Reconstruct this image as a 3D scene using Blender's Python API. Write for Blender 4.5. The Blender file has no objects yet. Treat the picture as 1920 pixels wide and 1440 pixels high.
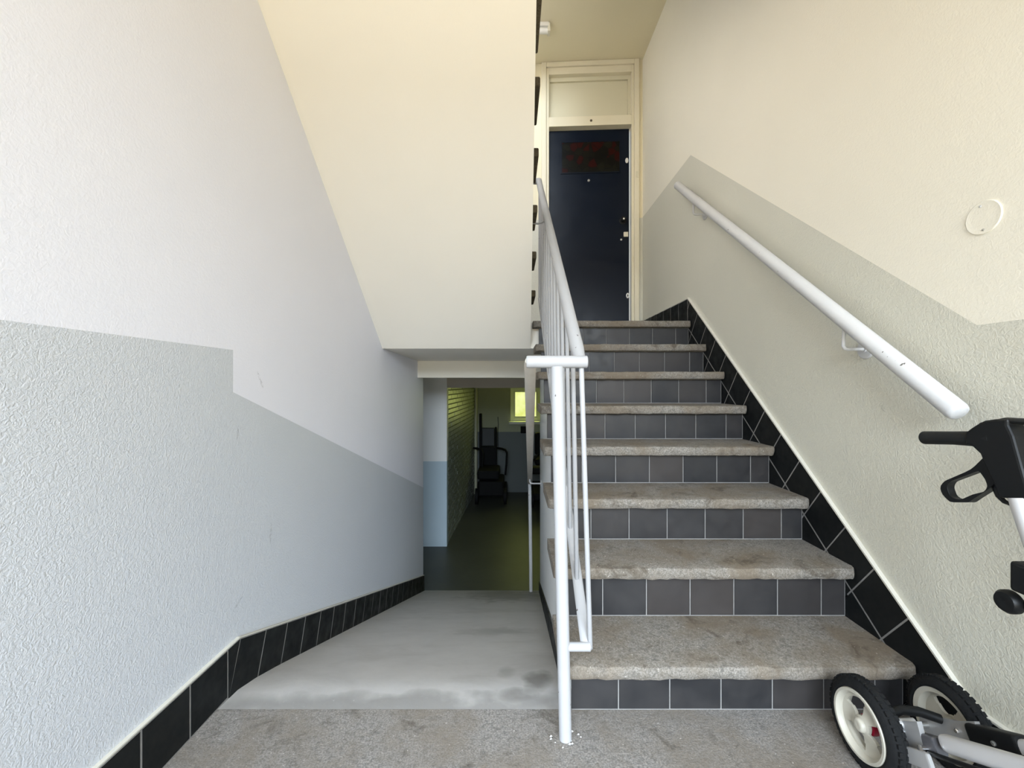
import bpy, bmesh, math, random
from mathutils import Vector, Matrix
random.seed(7)
S = bpy.context.scene
COL = S.collection

# ------------------------------------------------------------------ camera
CZ = 1.01
cam = bpy.data.cameras.new('camera'); cam.lens = 15.0; cam.sensor_width = 36.0
cam.sensor_fit = 'HORIZONTAL'; cam.clip_start = 0.02
co = bpy.data.objects.new('camera', cam); COL.objects.link(co)
co.location = (0, 0, CZ); co.rotation_euler = (math.radians(90), 0, 0)
S.camera = co

# ------------------------------------------------------------------ world, daylight, exposure
W = bpy.data.worlds.new('sky'); S.world = W; W.use_nodes = True
wn = W.node_tree.nodes; wn.clear()
wo = wn.new('ShaderNodeOutputWorld'); wb = wn.new('ShaderNodeBackground')
wb.inputs[0].default_value = (0.80, 0.90, 1.0, 1); wb.inputs[1].default_value = 1.8
W.node_tree.links.new(wb.outputs[0], wo.inputs[0])

def lamp(name, kind, loc, rot, energy, color, sx=None, sy=None, angle=None, spread=None):
    l = bpy.data.lights.new(name, kind); l.energy = energy; l.color = color
    if kind == 'AREA':
        l.shape = 'RECTANGLE'; l.size = sx; l.size_y = sy
        if spread: l.spread = math.radians(spread)
    if angle is not None: l.angle = math.radians(angle)
    o = bpy.data.objects.new(name, l); COL.objects.link(o)
    o.location = loc; o.rotation_euler = [math.radians(a) for a in rot]
    return o
# soft daylight of the sky over the street, falling in through the open entrance behind the camera
lamp('sky_daylight', 'AREA', (0.2, -9.0, 5.4), (66, 0, 0), 4000, (0.77, 0.88, 1.0), 10.0, 6.0)
# sun on the pavement outside bounces warm light up into the stairwell
lamp('sun', 'SUN', (4, -6, 6), (-8, 48, 0), 14.0, (1.0, 0.91, 0.76), angle=1.0)
# daylight filtered by greenery, through the small cellar window
lamp('cellar_window_daylight', 'AREA', (0.265, 8.24, 0.62), (-90, 0, 0), 3.6, (0.86, 0.95, 0.22), 0.5, 0.55)
S.view_settings.view_transform = 'Standard'
try: S.view_settings.look = 'None'
except Exception: pass
S.view_settings.exposure = 0.2; S.view_settings.gamma = 1.0
S.view_settings.use_curve_mapping = False

# ------------------------------------------------------------------ materials
def mat(name, base, rough=0.6, metal=0.0, spec=0.5):
    m = bpy.data.materials.new(name); m.use_nodes = True
    b = m.node_tree.nodes['Principled BSDF']
    b.inputs['Base Color'].default_value = (*base, 1); b.inputs['Roughness'].default_value = rough
    b.inputs['Metallic'].default_value = metal; b.inputs['Specular IOR Level'].default_value = spec
    return m
class NT:
    def __init__(s, m):
        s.t = m.node_tree; s.b = s.t.nodes['Principled BSDF']
        s.c = s.t.nodes.new('ShaderNodeTexCoord').outputs['Object']
    def n(s, kind, **kw):
        o = s.t.nodes.new(kind)
        for k, v in kw.items():
            if k in o.inputs: 
                try: o.inputs[k].default_value = v
                except Exception: s.t.links.new(v, o.inputs[k])
            else: setattr(o, k, v)
        return o
    def l(s, a, b): s.t.links.new(a, b)
    def noise(s, scale, detail=2.0, rough=0.5, dist=0.0, vec=None):
        o = s.n('ShaderNodeTexNoise', Scale=scale, Detail=detail, Roughness=rough, Distortion=dist)
        s.l(vec or s.c, o.inputs['Vector']); return o.outputs['Fac']
    def ramp(s, fac, stops):
        o = s.t.nodes.new('ShaderNodeValToRGB'); e = o.color_ramp.elements
        while len(e) < len(stops): e.new(0.5)
        for k, (p, c) in zip(e, stops):
            k.position = p; k.color = (c, c, c, 1) if isinstance(c, (int, float)) else (*c, 1)
        s.l(fac, o.inputs[0]); return o.outputs[0]
    def mix(s, fac, a, b, mode='MIX'):
        o = s.t.nodes.new('ShaderNodeMix'); o.data_type = 'RGBA'; o.blend_type = mode
        for inp, v in ((o.inputs[0], fac), (o.inputs[6], a), (o.inputs[7], b)):
            if isinstance(v, (int, float)): inp.default_value = v
            elif isinstance(v, tuple): inp.default_value = (*v, 1)
            else: s.l(v, inp)
        return o.outputs[2]
    def math(s, op, a, b=None):
        o = s.t.nodes.new('ShaderNodeMath'); o.operation = op
        for i, v in enumerate((a, b)):
            if v is None: continue
            if isinstance(v, (int, float)): o.inputs[i].default_value = v
            else: s.l(v, o.inputs[i])
        return o.outputs[0]
    def color(s, v): s.l(v, s.b.inputs['Base Color'])
    def rough(s, v): s.l(v, s.b.inputs['Roughness'])
    def bump(s, h, strength=0.3, dist=0.002, prev=None):
        o = s.t.nodes.new('ShaderNodeBump'); o.inputs['Strength'].default_value = strength
        o.inputs['Distance'].default_value = dist; s.l(h, o.inputs['Height'])
        if prev: s.l(prev, o.inputs['Normal'])
        s.l(o.outputs[0], s.b.inputs['Normal']); return o.outputs[0]

def paint(name, c, var=0.03, bump=0.5, dist=0.003, scale=95, rough=0.55, scuffs=()):
    m = mat(name, c, rough); t = NT(m)
    n = t.noise(1.7, 3, 0.6)
    dark = tuple(x * (1 - var) for x in c); lite = tuple(min(1, x * (1 + var)) for x in c)
    colr = t.mix(n, dark, lite)
    if scuffs:
        sep = t.n('ShaderNodeSeparateXYZ'); t.l(t.c, sep.inputs[0])
        wob = t.math('MULTIPLY', t.math('SUBTRACT', t.noise(60, 2), 0.5), 0.012)
        for (y, z, ang, ln, wd, s_) in scuffs:          # a worn scratch: (y, z), angle, half length, half width
            dy = t.math('ADD', t.math('SUBTRACT', sep.outputs[1], y), wob); dz = t.math('SUBTRACT', sep.outputs[2], z)
            ca, sa = math.cos(ang), math.sin(ang)
            u = t.math('ADD', t.math('MULTIPLY', dy, ca / ln), t.math('MULTIPLY', dz, sa / ln))
            v = t.math('ADD', t.math('MULTIPLY', dy, -sa / wd), t.math('MULTIPLY', dz, ca / wd))
            r = t.math('ADD', t.math('MULTIPLY', u, u), t.math('MULTIPLY', v, v))
            f = t.math('MULTIPLY', t.math('LESS_THAN', r, 1.0), t.math('MULTIPLY', t.ramp(t.noise(140, 2), [(0.4, 0), (0.55, 1)]), s_))
            colr = t.mix(f, colr, tuple(x * 0.55 for x in c))
    t.color(colr)
    h1 = t.noise(scale, 2.5, 0.55, 1.2)
    h = t.ramp(h1, [(0.32, 0.0), (0.68, 1.0)])
    t.bump(h, bump, dist)
    return m
CREAM = (0.86, 0.82, 0.705)
M = {}
M['white_left'] = paint('left_wall_white_paint', (0.81, 0.815, 0.885), bump=0.12, scuffs=((1.565, 1.025, -1.05, .035, .005, .55),))
M['cream'] = paint('cream_wall_paint', CREAM, bump=0.14)
M['cream_land'] = paint('landing_cream_paint', (0.82, 0.75, 0.55), bump=0.12)
M['soffit'] = paint('soffit_white_paint', (0.86, 0.82, 0.735), bump=0.04)
M['grey_left'] = paint('left_dado_grey_paint', (0.60, 0.625, 0.665), bump=0.34, dist=0.0026, scale=115, rough=0.42,
                       scuffs=((1.438, .845, 1.35, .025, .0045, .5), (1.632, .44, 1.45, .04, .005, .55), (1.438, .268, .5, .028, .005, .45)))
M['grey_right'] = paint('right_dado_grey_paint', (0.645, 0.63, 0.54), bump=0.30, dist=0.003, scale=85, rough=0.45,
                        scuffs=((1.41, .93, .9, .014, .007, .35),))
M['cellar_white'] = paint('cellar_white_paint', (0.84, 0.85, 0.84), bump=0.1)
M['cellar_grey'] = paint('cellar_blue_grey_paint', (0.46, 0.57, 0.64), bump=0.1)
M['back_bounce_tint'] = paint('cellar_back_bounce_tint', (0.40, 0.42, 0.27), bump=0.1)  # dim green bounce from the window put into the back wall colour
M['back_shade_grey'] = paint('cellar_back_dado_shade', (0.13, 0.15, 0.15), bump=0.1)  # dado colour darkened to stand for the shade at the back
M['shade_brown'] = paint('shade_brown_paint', (0.50, 0.46, 0.40), bump=0.05)  # shade under the beam put into the header colour, reused on ceilings
M['metal'] = mat('white_enamel_paint', (0.6, 0.6, 0.6), 0.38, spec=0.35)
t = NT(M['metal'])
chip = t.ramp(t.noise(55, 2, 0.5), [(0.735, 0.0), (0.75, 1.0)])
t.color(t.mix(chip, t.mix(t.noise(6, 2), (0.56, 0.56, 0.56), (0.63, 0.63, 0.63)), (0.12, 0.11, 0.10)))
t.bump(t.noise(40, 2), 0.08, 0.002)
M['rail_paint'] = mat('railing_white_paint', (0.41, 0.41, 0.42), 0.45, spec=0.25)
t = NT(M['rail_paint'])
chip = t.ramp(t.noise(55, 2, 0.5), [(0.735, 0.0), (0.75, 1.0)])
t.color(t.mix(chip, t.mix(t.noise(6, 2), (0.34, 0.34, 0.345), (0.395, 0.395, 0.40)), (0.10, 0.09, 0.08)))
t.bump(t.noise(40, 2), 0.08, 0.002)
M['beige_rail'] = mat('beige_rail_paint', (0.52, 0.48, 0.42), 0.5)
t = NT(M['beige_rail']); t.color(t.mix(t.noise(14, 3), (0.46, 0.42, 0.36), (0.58, 0.54, 0.48)))

def tilemat(name, a, b, rough, spec=0.35):
    m = mat(name, a, rough, spec=spec); t = NT(m)
    oi = t.t.nodes.new('ShaderNodeObjectInfo')
    n = t.ramp(t.noise(5, 3, 0.6), [(0.35, 0), (0.7, 1)])
    base = t.mix(n, a, b)
    f = t.math('MULTIPLY', t.ramp(oi.outputs['Random'], [(0.55, 0.0), (1.0, 1.0)]), 0.5)
    base = t.mix(f, base, (b[0] * 1.5, b[1] * 1.3, b[2] * 1.15))
    t.color(base); t.rough(t.ramp(t.noise(18, 3), [(0.3, rough * 0.8), (0.7, min(1, rough * 1.25))]))
    t.bump(t.noise(22, 3, 0.6), 0.12, 0.002)
    return m
M['tile'] = tilemat('black_riser_tile', (0.020, 0.020, 0.0215), (0.036, 0.034, 0.034), 0.42)
M['skirt_tile'] = tilemat('black_skirting_tile', (0.004, 0.005, 0.0055), (0.008, 0.0095, 0.010), 0.55, 0.22)
M['grout'] = mat('tile_grout', (0.36, 0.35, 0.33), 0.9)
t = NT(M['grout']); t.color(t.mix(t.noise(30, 2), (0.17, 0.165, 0.155), (0.28, 0.27, 0.26)))
M['caulk'] = mat('skirting_edge_paint', (0.60, 0.58, 0.51), 0.6)

def stone(name, dark, lite, stain, gran=0.6, sc=1.0, edge=False):
    m = mat(name, lite, 0.85, spec=0.25); t = NT(m)
    fine = t.noise(260 * sc, 3, 0.7); mid = t.noise(75 * sc, 3, 0.65); big = t.noise(4.2, 5, 0.62, 0.4); big2 = t.noise(9, 4, 0.7, 0.8)
    c = t.mix(t.ramp(fine, [(0.40, 0), (0.60, 1)]), dark, lite)
    c = t.mix(t.ramp(mid, [(0.36, 0.5), (0.50, 0)]), c, tuple(x * 0.62 for x in dark))
    c = t.mix(t.ramp(big, [(0.41, 0), (0.63, 0.8)]), c, stain)
    c = t.mix(t.ramp(big2, [(0.55, 0), (0.68, 0.7)]), c, tuple(x * 0.45 for x in stain))
    pale = t.ramp(t.noise(140 * sc, 2), [(0.70, 0), (0.76, 0.8)])
    c = t.mix(pale, c, tuple(min(1, x * 1.7) for x in lite))
    t.color(c)
    nb = t.bump(mid, gran * 0.7, 0.003); t.bump(fine, gran, 0.0015, nb)
    return m
M['tread'] = stone('washed_concrete_tread', (0.145, 0.133, 0.115), (0.275, 0.253, 0.222), (0.155, 0.122, 0.085), 0.6, 0.8)
M['floor'] = stone('rough_concrete_floor', (0.155, 0.146, 0.134), (0.285, 0.266, 0.246), (0.175, 0.15, 0.12), 0.8, 0.75)
M['core'] = mat('stair_core_concrete', (0.25, 0.24, 0.22), 0.9)
M['dark_tread'] = stone('brown_tread_end', (0.07, 0.055, 0.035), (0.14, 0.115, 0.075), (0.05, 0.04, 0.025))

m = mat('smooth_ramp_screed', (0.3, 0.29, 0.28), 0.6, spec=0.35); t = NT(m); M['ramp'] = m
mp = t.n('ShaderNodeMapping'); mp.inputs['Scale'].default_value = (1.0, 1.5, 1.0); t.l(t.c, mp.inputs[0])
c = t.mix(t.noise(7, 5, 0.65), (0.42, 0.415, 0.41), (0.56, 0.55, 0.54))
c = t.mix(t.ramp(t.noise(3.0, 4, 0.6, 0.6, mp.outputs[0]), [(0.5, 0), (0.72, 0.4)]), c, (0.32, 0.31, 0.295))
sp = t.n('ShaderNodeSeparateXYZ'); t.l(t.c, sp.inputs[0])
for (x_, y_, rx, ry, st_) in ((0.085, 1.50, .055, .10, .75), (0.02, 1.40, .07, .045, .6), (-0.02, 1.58, .04, .07, .35), (-0.4, 1.335, .9, .085, .55), (0.0, 3.9, .5, .5, .5), (-0.1, 2.3, .25, .12, .3)):
    wv = t.math('MULTIPLY', t.math('SUBTRACT', t.noise(9, 3), 0.5), 1.6)
    u_ = t.math('ADD', t.math('MULTIPLY', t.math('SUBTRACT', sp.outputs[0], x_), 1 / rx), wv)
    v_ = t.math('ADD', t.math('MULTIPLY', t.math('SUBTRACT', sp.outputs[1], y_), 1 / ry), wv)
    r_ = t.math('ADD', t.math('MULTIPLY', u_, u_), t.math('MULTIPLY', v_, v_))
    c = t.mix(t.ramp(r_, [(0.15, st_), (1.0, 0)]), c, (0.15, 0.145, 0.135))
c = t.mix(t.ramp(t.noise(90, 2), [(0.70, 0), (0.76, 0.5)]), c, (0.5, 0.48, 0.46)); t.color(c)
t.bump(t.noise(60, 4, 0.6), 0.25, 0.002)
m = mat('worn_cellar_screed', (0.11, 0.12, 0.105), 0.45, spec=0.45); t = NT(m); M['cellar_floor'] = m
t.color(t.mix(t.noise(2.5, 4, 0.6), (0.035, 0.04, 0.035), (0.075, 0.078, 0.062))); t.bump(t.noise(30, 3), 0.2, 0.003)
M['brick'] = mat('painted_brick', (0.30, 0.32, 0.28), 0.35); t = NT(M['brick'])
t.color(t.mix(t.noise(6, 3), (0.17, 0.20, 0.18), (0.28, 0.30, 0.25))); t.bump(t.noise(45, 3), 0.3, 0.004)
M['mortar'] = mat('painted_mortar', (0.16, 0.17, 0.15), 0.7)

m = mat('navy_door_lacquer', (0.0012, 0.0045, 0.013), 0.28, spec=0.22); t = NT(m); M['door'] = m
t.rough(t.ramp(t.noise(8, 3), [(0.3, 0.28), (0.7, 0.4)])); t.bump(t.noise(5, 2), 0.04, 0.01)
M['frame'] = mat('yellowed_frame_gloss', (0.76, 0.70, 0.53), 0.35)
t = NT(M['frame']); t.color(t.mix(t.noise(5, 3), (0.72, 0.66, 0.49), (0.79, 0.73, 0.57)))
M['transom'] = mat('transom_board', (0.66, 0.62, 0.46), 0.5)
m = mat('stained_glass', (0.02, 0.02, 0.015), 0.3, spec=0.15); t = NT(m); M['glass_art'] = m
vo = t.n('ShaderNodeTexVoronoi', Scale=15.0); t.l(t.c, vo.inputs['Vector'])
hs = t.n('ShaderNodeSeparateColor'); t.l(vo.outputs['Color'], hs.inputs[0])
c = t.mix(hs.outputs[0], (0.003, 0.003, 0.002), (0.010, 0.010, 0.006))
c = t.mix(t.ramp(hs.outputs[1], [(0.72, 0.0), (0.74, 1.0)]), c, (0.022, 0.003, 0.002))
ve = t.n('ShaderNodeTexVoronoi', Scale=15.0, feature='DISTANCE_TO_EDGE'); t.l(t.c, ve.inputs['Vector'])
t.color(t.mix(t.ramp(ve.outputs['Distance'], [(0.02, 1.0), (0.05, 0.0)]), c, (0.004, 0.004, 0.004)))
M['steel'] = mat('satin_steel', (0.6, 0.6, 0.58), 0.3, 0.9)
M['chrome'] = mat('bright_bolt', (0.8, 0.8, 0.8), 0.15, 1.0)
M['ivory'] = mat('ivory_plastic', (0.68, 0.64, 0.52), 0.4)
M['white_plastic'] = mat('white_plastic', (0.75, 0.74, 0.70), 0.4)
M['black'] = mat('black_plastic', (0.005, 0.0055, 0.006), 0.45, spec=0.28)
M['grip'] = mat('black_grip_rubber', (0.010, 0.011, 0.012), 0.6, spec=0.3)
M['rubber'] = mat('tyre_rubber', (0.008, 0.0085, 0.009), 0.8, spec=0.22); t = NT(M['rubber'])
t.bump(t.noise(120, 2), 0.5, 0.003)
M['rim'] = mat('cream_rim_plastic', (0.50, 0.475, 0.40), 0.4)
M['ally'] = mat('grey_aluminium', (0.40, 0.40, 0.40), 0.42, 0.35)
M['dark_ally'] = mat('graphite_aluminium', (0.10, 0.10, 0.11), 0.4, 0.4)
M['tube'] = mat('silver_white_tube', (0.70, 0.70, 0.71), 0.35, 0.2)
M['red'] = mat('red_hub_plastic', (0.42, 0.01, 0.04), 0.35)
M['scooter'] = mat('dim_black_vinyl', (0.006, 0.0065, 0.007), 0.7, spec=0.2)
M['slate'] = mat('dim_grey_panel', (0.02, 0.025, 0.028), 0.5)
M['pvc'] = mat('window_frame_paint', (0.78, 0.80, 0.60), 0.4)
m = mat('sunlit_frosted_pane', (0.6, 0.7, 0.2), 0.3); t = NT(m); M['pane'] = m
t.color(t.mix(t.noise(5, 3), (0.16, 0.18, 0.06), (0.22, 0.24, 0.12)))
t.l(t.mix(t.ramp(t.noise(4.5, 3, 0.6), [(0.35, 0), (0.65, 1)]), (0.62, 0.67, 0.16), (0.80, 0.84, 0.40)), t.b.inputs['Emission Color'])
t.b.inputs['Emission Strength'].default_value = 1.05
m = mat('sunny_pavement', (0.62, 0.52, 0.36), 0.9); t = NT(m); M['pavement'] = m
t.color(t.mix(t.noise(3, 4), (0.56, 0.46, 0.31), (0.68, 0.57, 0.40)))
M['pipe'] = mat('painted_pipe', (0.50, 0.50, 0.36), 0.4)

# ------------------------------------------------------------------ mesh helpers
class MB:
    def __init__(s): s.v = []; s.f = []; s.m = []; s.k = 0
    def add(s, vs, fs, k=None):
        o = len(s.v); s.v += [tuple(p) for p in vs]
        for f in fs: s.f.append([o + i for i in f]); s.m.append(s.k if k is None else k)
        return s
    def box(s, x0, x1, y0, y1, z0, z1, k=None):
        return s.add([(x, y, z) for x in (x0, x1) for y in (y0, y1) for z in (z0, z1)],
                     [(0, 1, 3, 2), (4, 6, 7, 5), (0, 4, 5, 1), (2, 3, 7, 6), (0, 2, 6, 4), (1, 5, 7, 3)], k)
    def cbox(s, x0, x1, y0, y1, z0, z1, c=0.002, k=None):      # box with a chamfer on all edges
        bm = bmesh.new(); bmesh.ops.create_cube(bm, size=1.0)
        for v in bm.verts:
            v.co = Vector((x0 + (v.co.x + .5) * (x1 - x0), y0 + (v.co.y + .5) * (y1 - y0), z0 + (v.co.z + .5) * (z1 - z0)))
        bmesh.ops.bevel(bm, geom=bm.edges[:], offset=c, segments=2, affect='EDGES', profile=0.5)
        bm.verts.index_update()
        s.add([v.co[:] for v in bm.verts], [[v.index for v in f.verts] for f in bm.faces], k); bm.free(); return s
    def prism(s, poly, fa, fb, k=None):                         # poly 2D; fa / fb map (a, b) to a 3D point
        n = len(poly)
        vs = [fa(*p) for p in poly] + [fb(*p) for p in poly]
        fs = [list(range(n))[::-1], list(range(n, 2 * n))] + [(i, (i + 1) % n, n + (i + 1) % n, n + i) for i in range(n)]
        return s.add(vs, fs, k)
    def yz(s, poly, x0, x1, k=None):
        f0 = x0 if callable(x0) else (lambda y, z, c=x0: c); f1 = x1 if callable(x1) else (lambda y, z, c=x1: c)
        return s.prism(poly, lambda y, z: (f0(y, z), y, z), lambda y, z: (f1(y, z), y, z), k)
    def tube(s, pts, r, n=14, closed=False, k=None, sq=1.0, cap=True, up=None):
        P = [Vector(p) for p in pts]; N = len(P); rings = []
        R = r if isinstance(r, (list, tuple)) else [r] * N
        ref = Vector(up) if up else None
        for i in range(N):
            if closed: d = P[(i + 1) % N] - P[i - 1]
            else: d = (P[min(i + 1, N - 1)] - P[max(i - 1, 0)])
            d.normalize()
            if 0 < i < N - 1 or closed:
                a = (P[i] - P[i - 1]).normalized(); b = (P[(i + 1) % N] - P[i]).normalized()
                cs = max(0.5, math.sqrt(max(0.0, (1 + a.dot(b)) / 2)))
            else: cs = 1.0
            if ref is None:
                ref = Vector((0, 0, 1)) if abs(d.z) < 0.9 else Vector((1, 0, 0))
            u = (ref - d * ref.dot(d)).normalized(); w = d.cross(u)
            ref = u if up is None else ref
            rings.append([P[i] + u * math.cos(t_) * R[i] / (cs if True else 1) * 1.0 + w * math.sin(t_) * R[i] * sq for t_ in [2 * math.pi * j / n for j in range(n)]])
        vs = [p for rg in rings for p in rg]; fs = []
        for i in range(N if closed else N - 1):
            a, b = i * n, ((i + 1) % N) * n
            fs += [(a + j, a + (j + 1) % n, b + (j + 1) % n, b + j) for j in range(n)]
        if not closed and cap: fs += [list(range(n))[::-1], [(N - 1) * n + j for j in range(n)]]
        return s.add(vs, fs, k)
    def lathe(s, prof, origin, axis=(1, 0, 0), n=32, k=None, a0=0.0):  # prof: (along axis, radius)
        ax = Vector(axis).normalized(); u = (Vector((0, 0, 1)) if abs(ax.z) < 0.9 else Vector((0, 1, 0))); u = (u - ax * u.dot(ax)).normalized(); w = ax.cross(u)
        O = Vector(origin); vs = []; fs = []; N = len(prof)
        for (h, r) in prof:
            for j in range(n):
                t_ = a0 + 2 * math.pi * j / n
                vs.append(O + ax * h + (u * math.cos(t_) + w * math.sin(t_)) * max(r, 1e-5))
        for i in range(N - 1):
            fs += [(i * n + j, i * n + (j + 1) % n, (i + 1) * n + (j + 1) % n, (i + 1) * n + j) for j in range(n)]
        fs += [list(range(n))[::-1], [(N - 1) * n + j for j in range(n)]]
        return s.add(vs, fs, k)
    def build(s, name, mats, parent=None, off=(0, 0, 0), smooth=None, kind=None, label=None):
        if not isinstance(mats, (list, tuple)): mats = [mats]
        me = bpy.data.meshes.new(name)
        me.from_pydata([(p[0] - off[0], p[1] - off[1], p[2] - off[2]) for p in s.v], [], s.f)
        for i, p in enumerate(me.polygons): p.material_index = s.m[i]
        for m_ in mats: me.materials.append(m_)
        bm = bmesh.new(); bm.from_mesh(me); bmesh.ops.recalc_face_normals(bm, faces=bm.faces[:]); bm.to_mesh(me); bm.free()
        if smooth is not None:
            for p in me.polygons: p.use_smooth = True
            me.set_sharp_from_angle(angle=math.radians(smooth))
        o = bpy.data.objects.new(name, me); COL.objects.link(o)
        if parent: o.parent = parent
        if kind: o['kind'] = kind
        if label: o['label'] = label
        return o
def thing(name, label, cat, loc=(0, 0, 0), rz=0.0, group=None):
    o = bpy.data.objects.new(name, None); COL.objects.link(o); o.empty_display_size = 0.1
    o.location = loc; o.rotation_euler = (0, 0, rz); o['label'] = label; o['category'] = cat
    if group: o['group'] = group
    return o
def clip(poly, a, b, c):                                        # keep a*x + b*y + c >= 0
    out = []
    for i in range(len(poly)):
        p, q = poly[i - 1], poly[i]; dp = a * p[0] + b * p[1] + c; dq = a * q[0] + b * q[1] + c
        if (dp >= 0) != (dq >= 0):
            t_ = dp / (dp - dq); out.append((p[0] + (q[0] - p[0]) * t_, p[1] + (q[1] - p[1]) * t_))
        if dq >= 0: out.append(q)
    return out
def area(p): return 0.5 * sum(p[i - 1][0] * p[i][1] - p[i][0] * p[i - 1][1] for i in range(len(p)))
def inset(poly, d):
    out = []
    for q in poly:
        if not out or math.hypot(q[0] - out[-1][0], q[1] - out[-1][1]) > 1e-4: out.append(q)
    if len(out) > 1 and math.hypot(out[0][0] - out[-1][0], out[0][1] - out[-1][1]) < 1e-4: out.pop()
    if len(out) < 3: return []
    if area(out) < 0: out.reverse()
    res = out
    for i in range(len(out)):
        p, q = out[i - 1], out[i]; dx, dy = q[0] - p[0], q[1] - p[1]; L = math.hypot(dx, dy)
        a, b = -dy / L, dx / L
        res = clip(res, a, b, -(a * p[0] + b * p[1]) - d)
        if len(res) < 3: return []
    return res
def tile(poly, fmap, parent, matl, gap=0.0019, ch=0.0016, off=(0, 0, 0)):
    """one ceramic tile: outline poly, fmap(a, b, d) with d = depth from the face (0) to the back"""
    p = inset(poly, gap); q = inset(poly, gap + ch)
    if len(p) < 3 or len(q) != len(p) or abs(area(p)) < 2e-4: return
    n = len(p); dz = random.uniform(0, 0.0006)
    vs = [fmap(a, b, dz) for a, b in q] + [fmap(a, b, 0.0013 + dz) for a, b in p] + [fmap(a, b, 0.008) for a, b in p]
    fs = [list(range(n))] + [(i, (i + 1) % n, n + (i + 1) % n, n + i) for i in range(n)] + [(n + i, n + (i + 1) % n, 2 * n + (i + 1) % n, 2 * n + i) for i in range(n)] + [list(range(2 * n, 3 * n))[::-1]]
    MB().add(vs, fs).build('tile', matl, parent, off)

# ------------------------------------------------------------------ key dimensions
G = 0.23
NOSE = [1.27 + G * i for i in range(8)]
TZ = [0.166, 0.361, 0.543, 0.721, 0.898, 1.080, 1.258, 1.438]
LAND = 1.438
RISER = 0.05
XR = 1.225
KINK = 1.415
def XL(y, z=0): return -0.925 + 0.012 * (y - KINK)
def XS(y, z=0): return 0.172 + 0.036 * (y - 1.32)               # face of the wall under the stairs
RP = [(1.32, 0.0), (1.42, -0.008), (1.52, -0.036), (1.65, -0.081), (4.30, -1.07)]
def ramp_z(y):
    if y <= RP[0][0]: return 0.0
    for (a, za), (b, zb) in zip(RP, RP[1:]):
        if y <= b: return za + (zb - za) * (y - a) / (b - a)
    return -1.07
CF = -1.07

# ------------------------------------------------------------------ structure: floors
MB().box(-1.1, 1.4, -1.2, 1.325, -0.15, 0).build('floor', M['floor'], kind='structure')
b = MB()
prof = RP + [(4.30, -1.22), (1.32, -0.15)]
b.yz(prof, -1.0, 0.42); b.build('floor_ramp', M['ramp'], kind='structure', smooth=20)
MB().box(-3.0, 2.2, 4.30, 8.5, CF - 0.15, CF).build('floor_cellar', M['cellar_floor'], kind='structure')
MB().box(-14, 14, -22, -1.2, -0.2, -0.04).build('floor_street', M['pavement'], kind='structure')

# walls
b = MB()
b.yz([(-1.2, -0.2), (KINK, -0.2), (KINK, 1.123), (-1.2, 1.14)], XL, lambda y, z: -1.2, 0)
b.yz([(-1.2, 1.14), (KINK, 1.123), (KINK, 4.3), (-1.2, 4.3)], XL, lambda y, z: -1.2, 1)
b.yz([(KINK, -1.25), (4.28, -1.25), (4.28, -0.028), (KINK, 0.983)], XL, lambda y, z: -1.2, 0)
b.yz([(KINK, 0.983), (4.28, -0.028), (4.28, 4.3), (KINK, 4.3)], XL, lambda y, z: -1.2, 1)
b.build('wall_left', [M['grey_left'], M['white_left']], kind='structure')
b = MB()
b.yz([(-1.2, -0.2), (1.124, -0.2), (1.124, 1.165), (-1.2, 1.165)], XR, XR + 0.25, 0)
b.yz([(1.124, -0.2), (2.925, -0.2), (2.925, 2.58), (1.124, 1.165)], XR, XR + 0.25, 0)
b.yz([(2.925, -0.2), (4.25, -0.2), (4.25, 2.57), (2.925, 2.58)], XR, XR + 0.25, 0)
b.yz([(-1.2, 1.165), (1.124, 1.165), (1.124, 4.3), (-1.2, 4.3)], XR, XR + 0.25, 1)
b.yz([(1.124, 1.165), (2.925, 2.58), (2.925, 4.3), (1.124, 4.3)], XR, XR + 0.25, 1)
b.yz([(2.925, 2.58), (4.25, 2.57), (4.25, 4.3), (2.925, 4.3)], XR, XR + 0.25, 1)
b.build('wall_right', [M['grey_right'], M['cream']], kind='structure')

MB().box(-1.2, 1.45, -1.35, -1.2, 2.36, 4.3).build('added_lintel', M['cream'], kind='structure')  # unseen lintel added to keep sky light off the upper landing
# wall with the flat's door, slightly turned
DL = (0.733, 4.03, LAND); DR = math.atan(-0.054)
b = MB()
zd = 2.57 - LAND
for (x0, x1) in ((-1.75, -0.45), (0.455, 0.62)):
    b.box(x0, x1, 0, 0.18, -0.02, zd, 0); b.box(x0, x1, 0, 0.18, zd, 2.9, 1)
b.box(-0.45, 0.455, 0, 0.18, 2.60, 2.9, 1)
o = b.build('wall_back', [M['grey_right'], M['cream_land']], kind='structure'); o.location = DL; o.rotation_euler = (0, 0, DR)

# ceilings
b = MB(); b.box(-1.0, XR, 2.985, 4.35, 4.05, 4.2); b.build('ceiling', M['cream_land'], kind='structure')
b = MB(); b.yz([(2.985, 3.80), (1.75, 2.85), (-1.2, 2.85), (-1.2, 3.0), (1.70, 3.0), (2.985, 4.25)], 0.30, XR)
b.build('ceiling_stair', M['shade_brown'], kind='structure')  # unseen ceiling over the stairs, coloured darker to dim the landing

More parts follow.
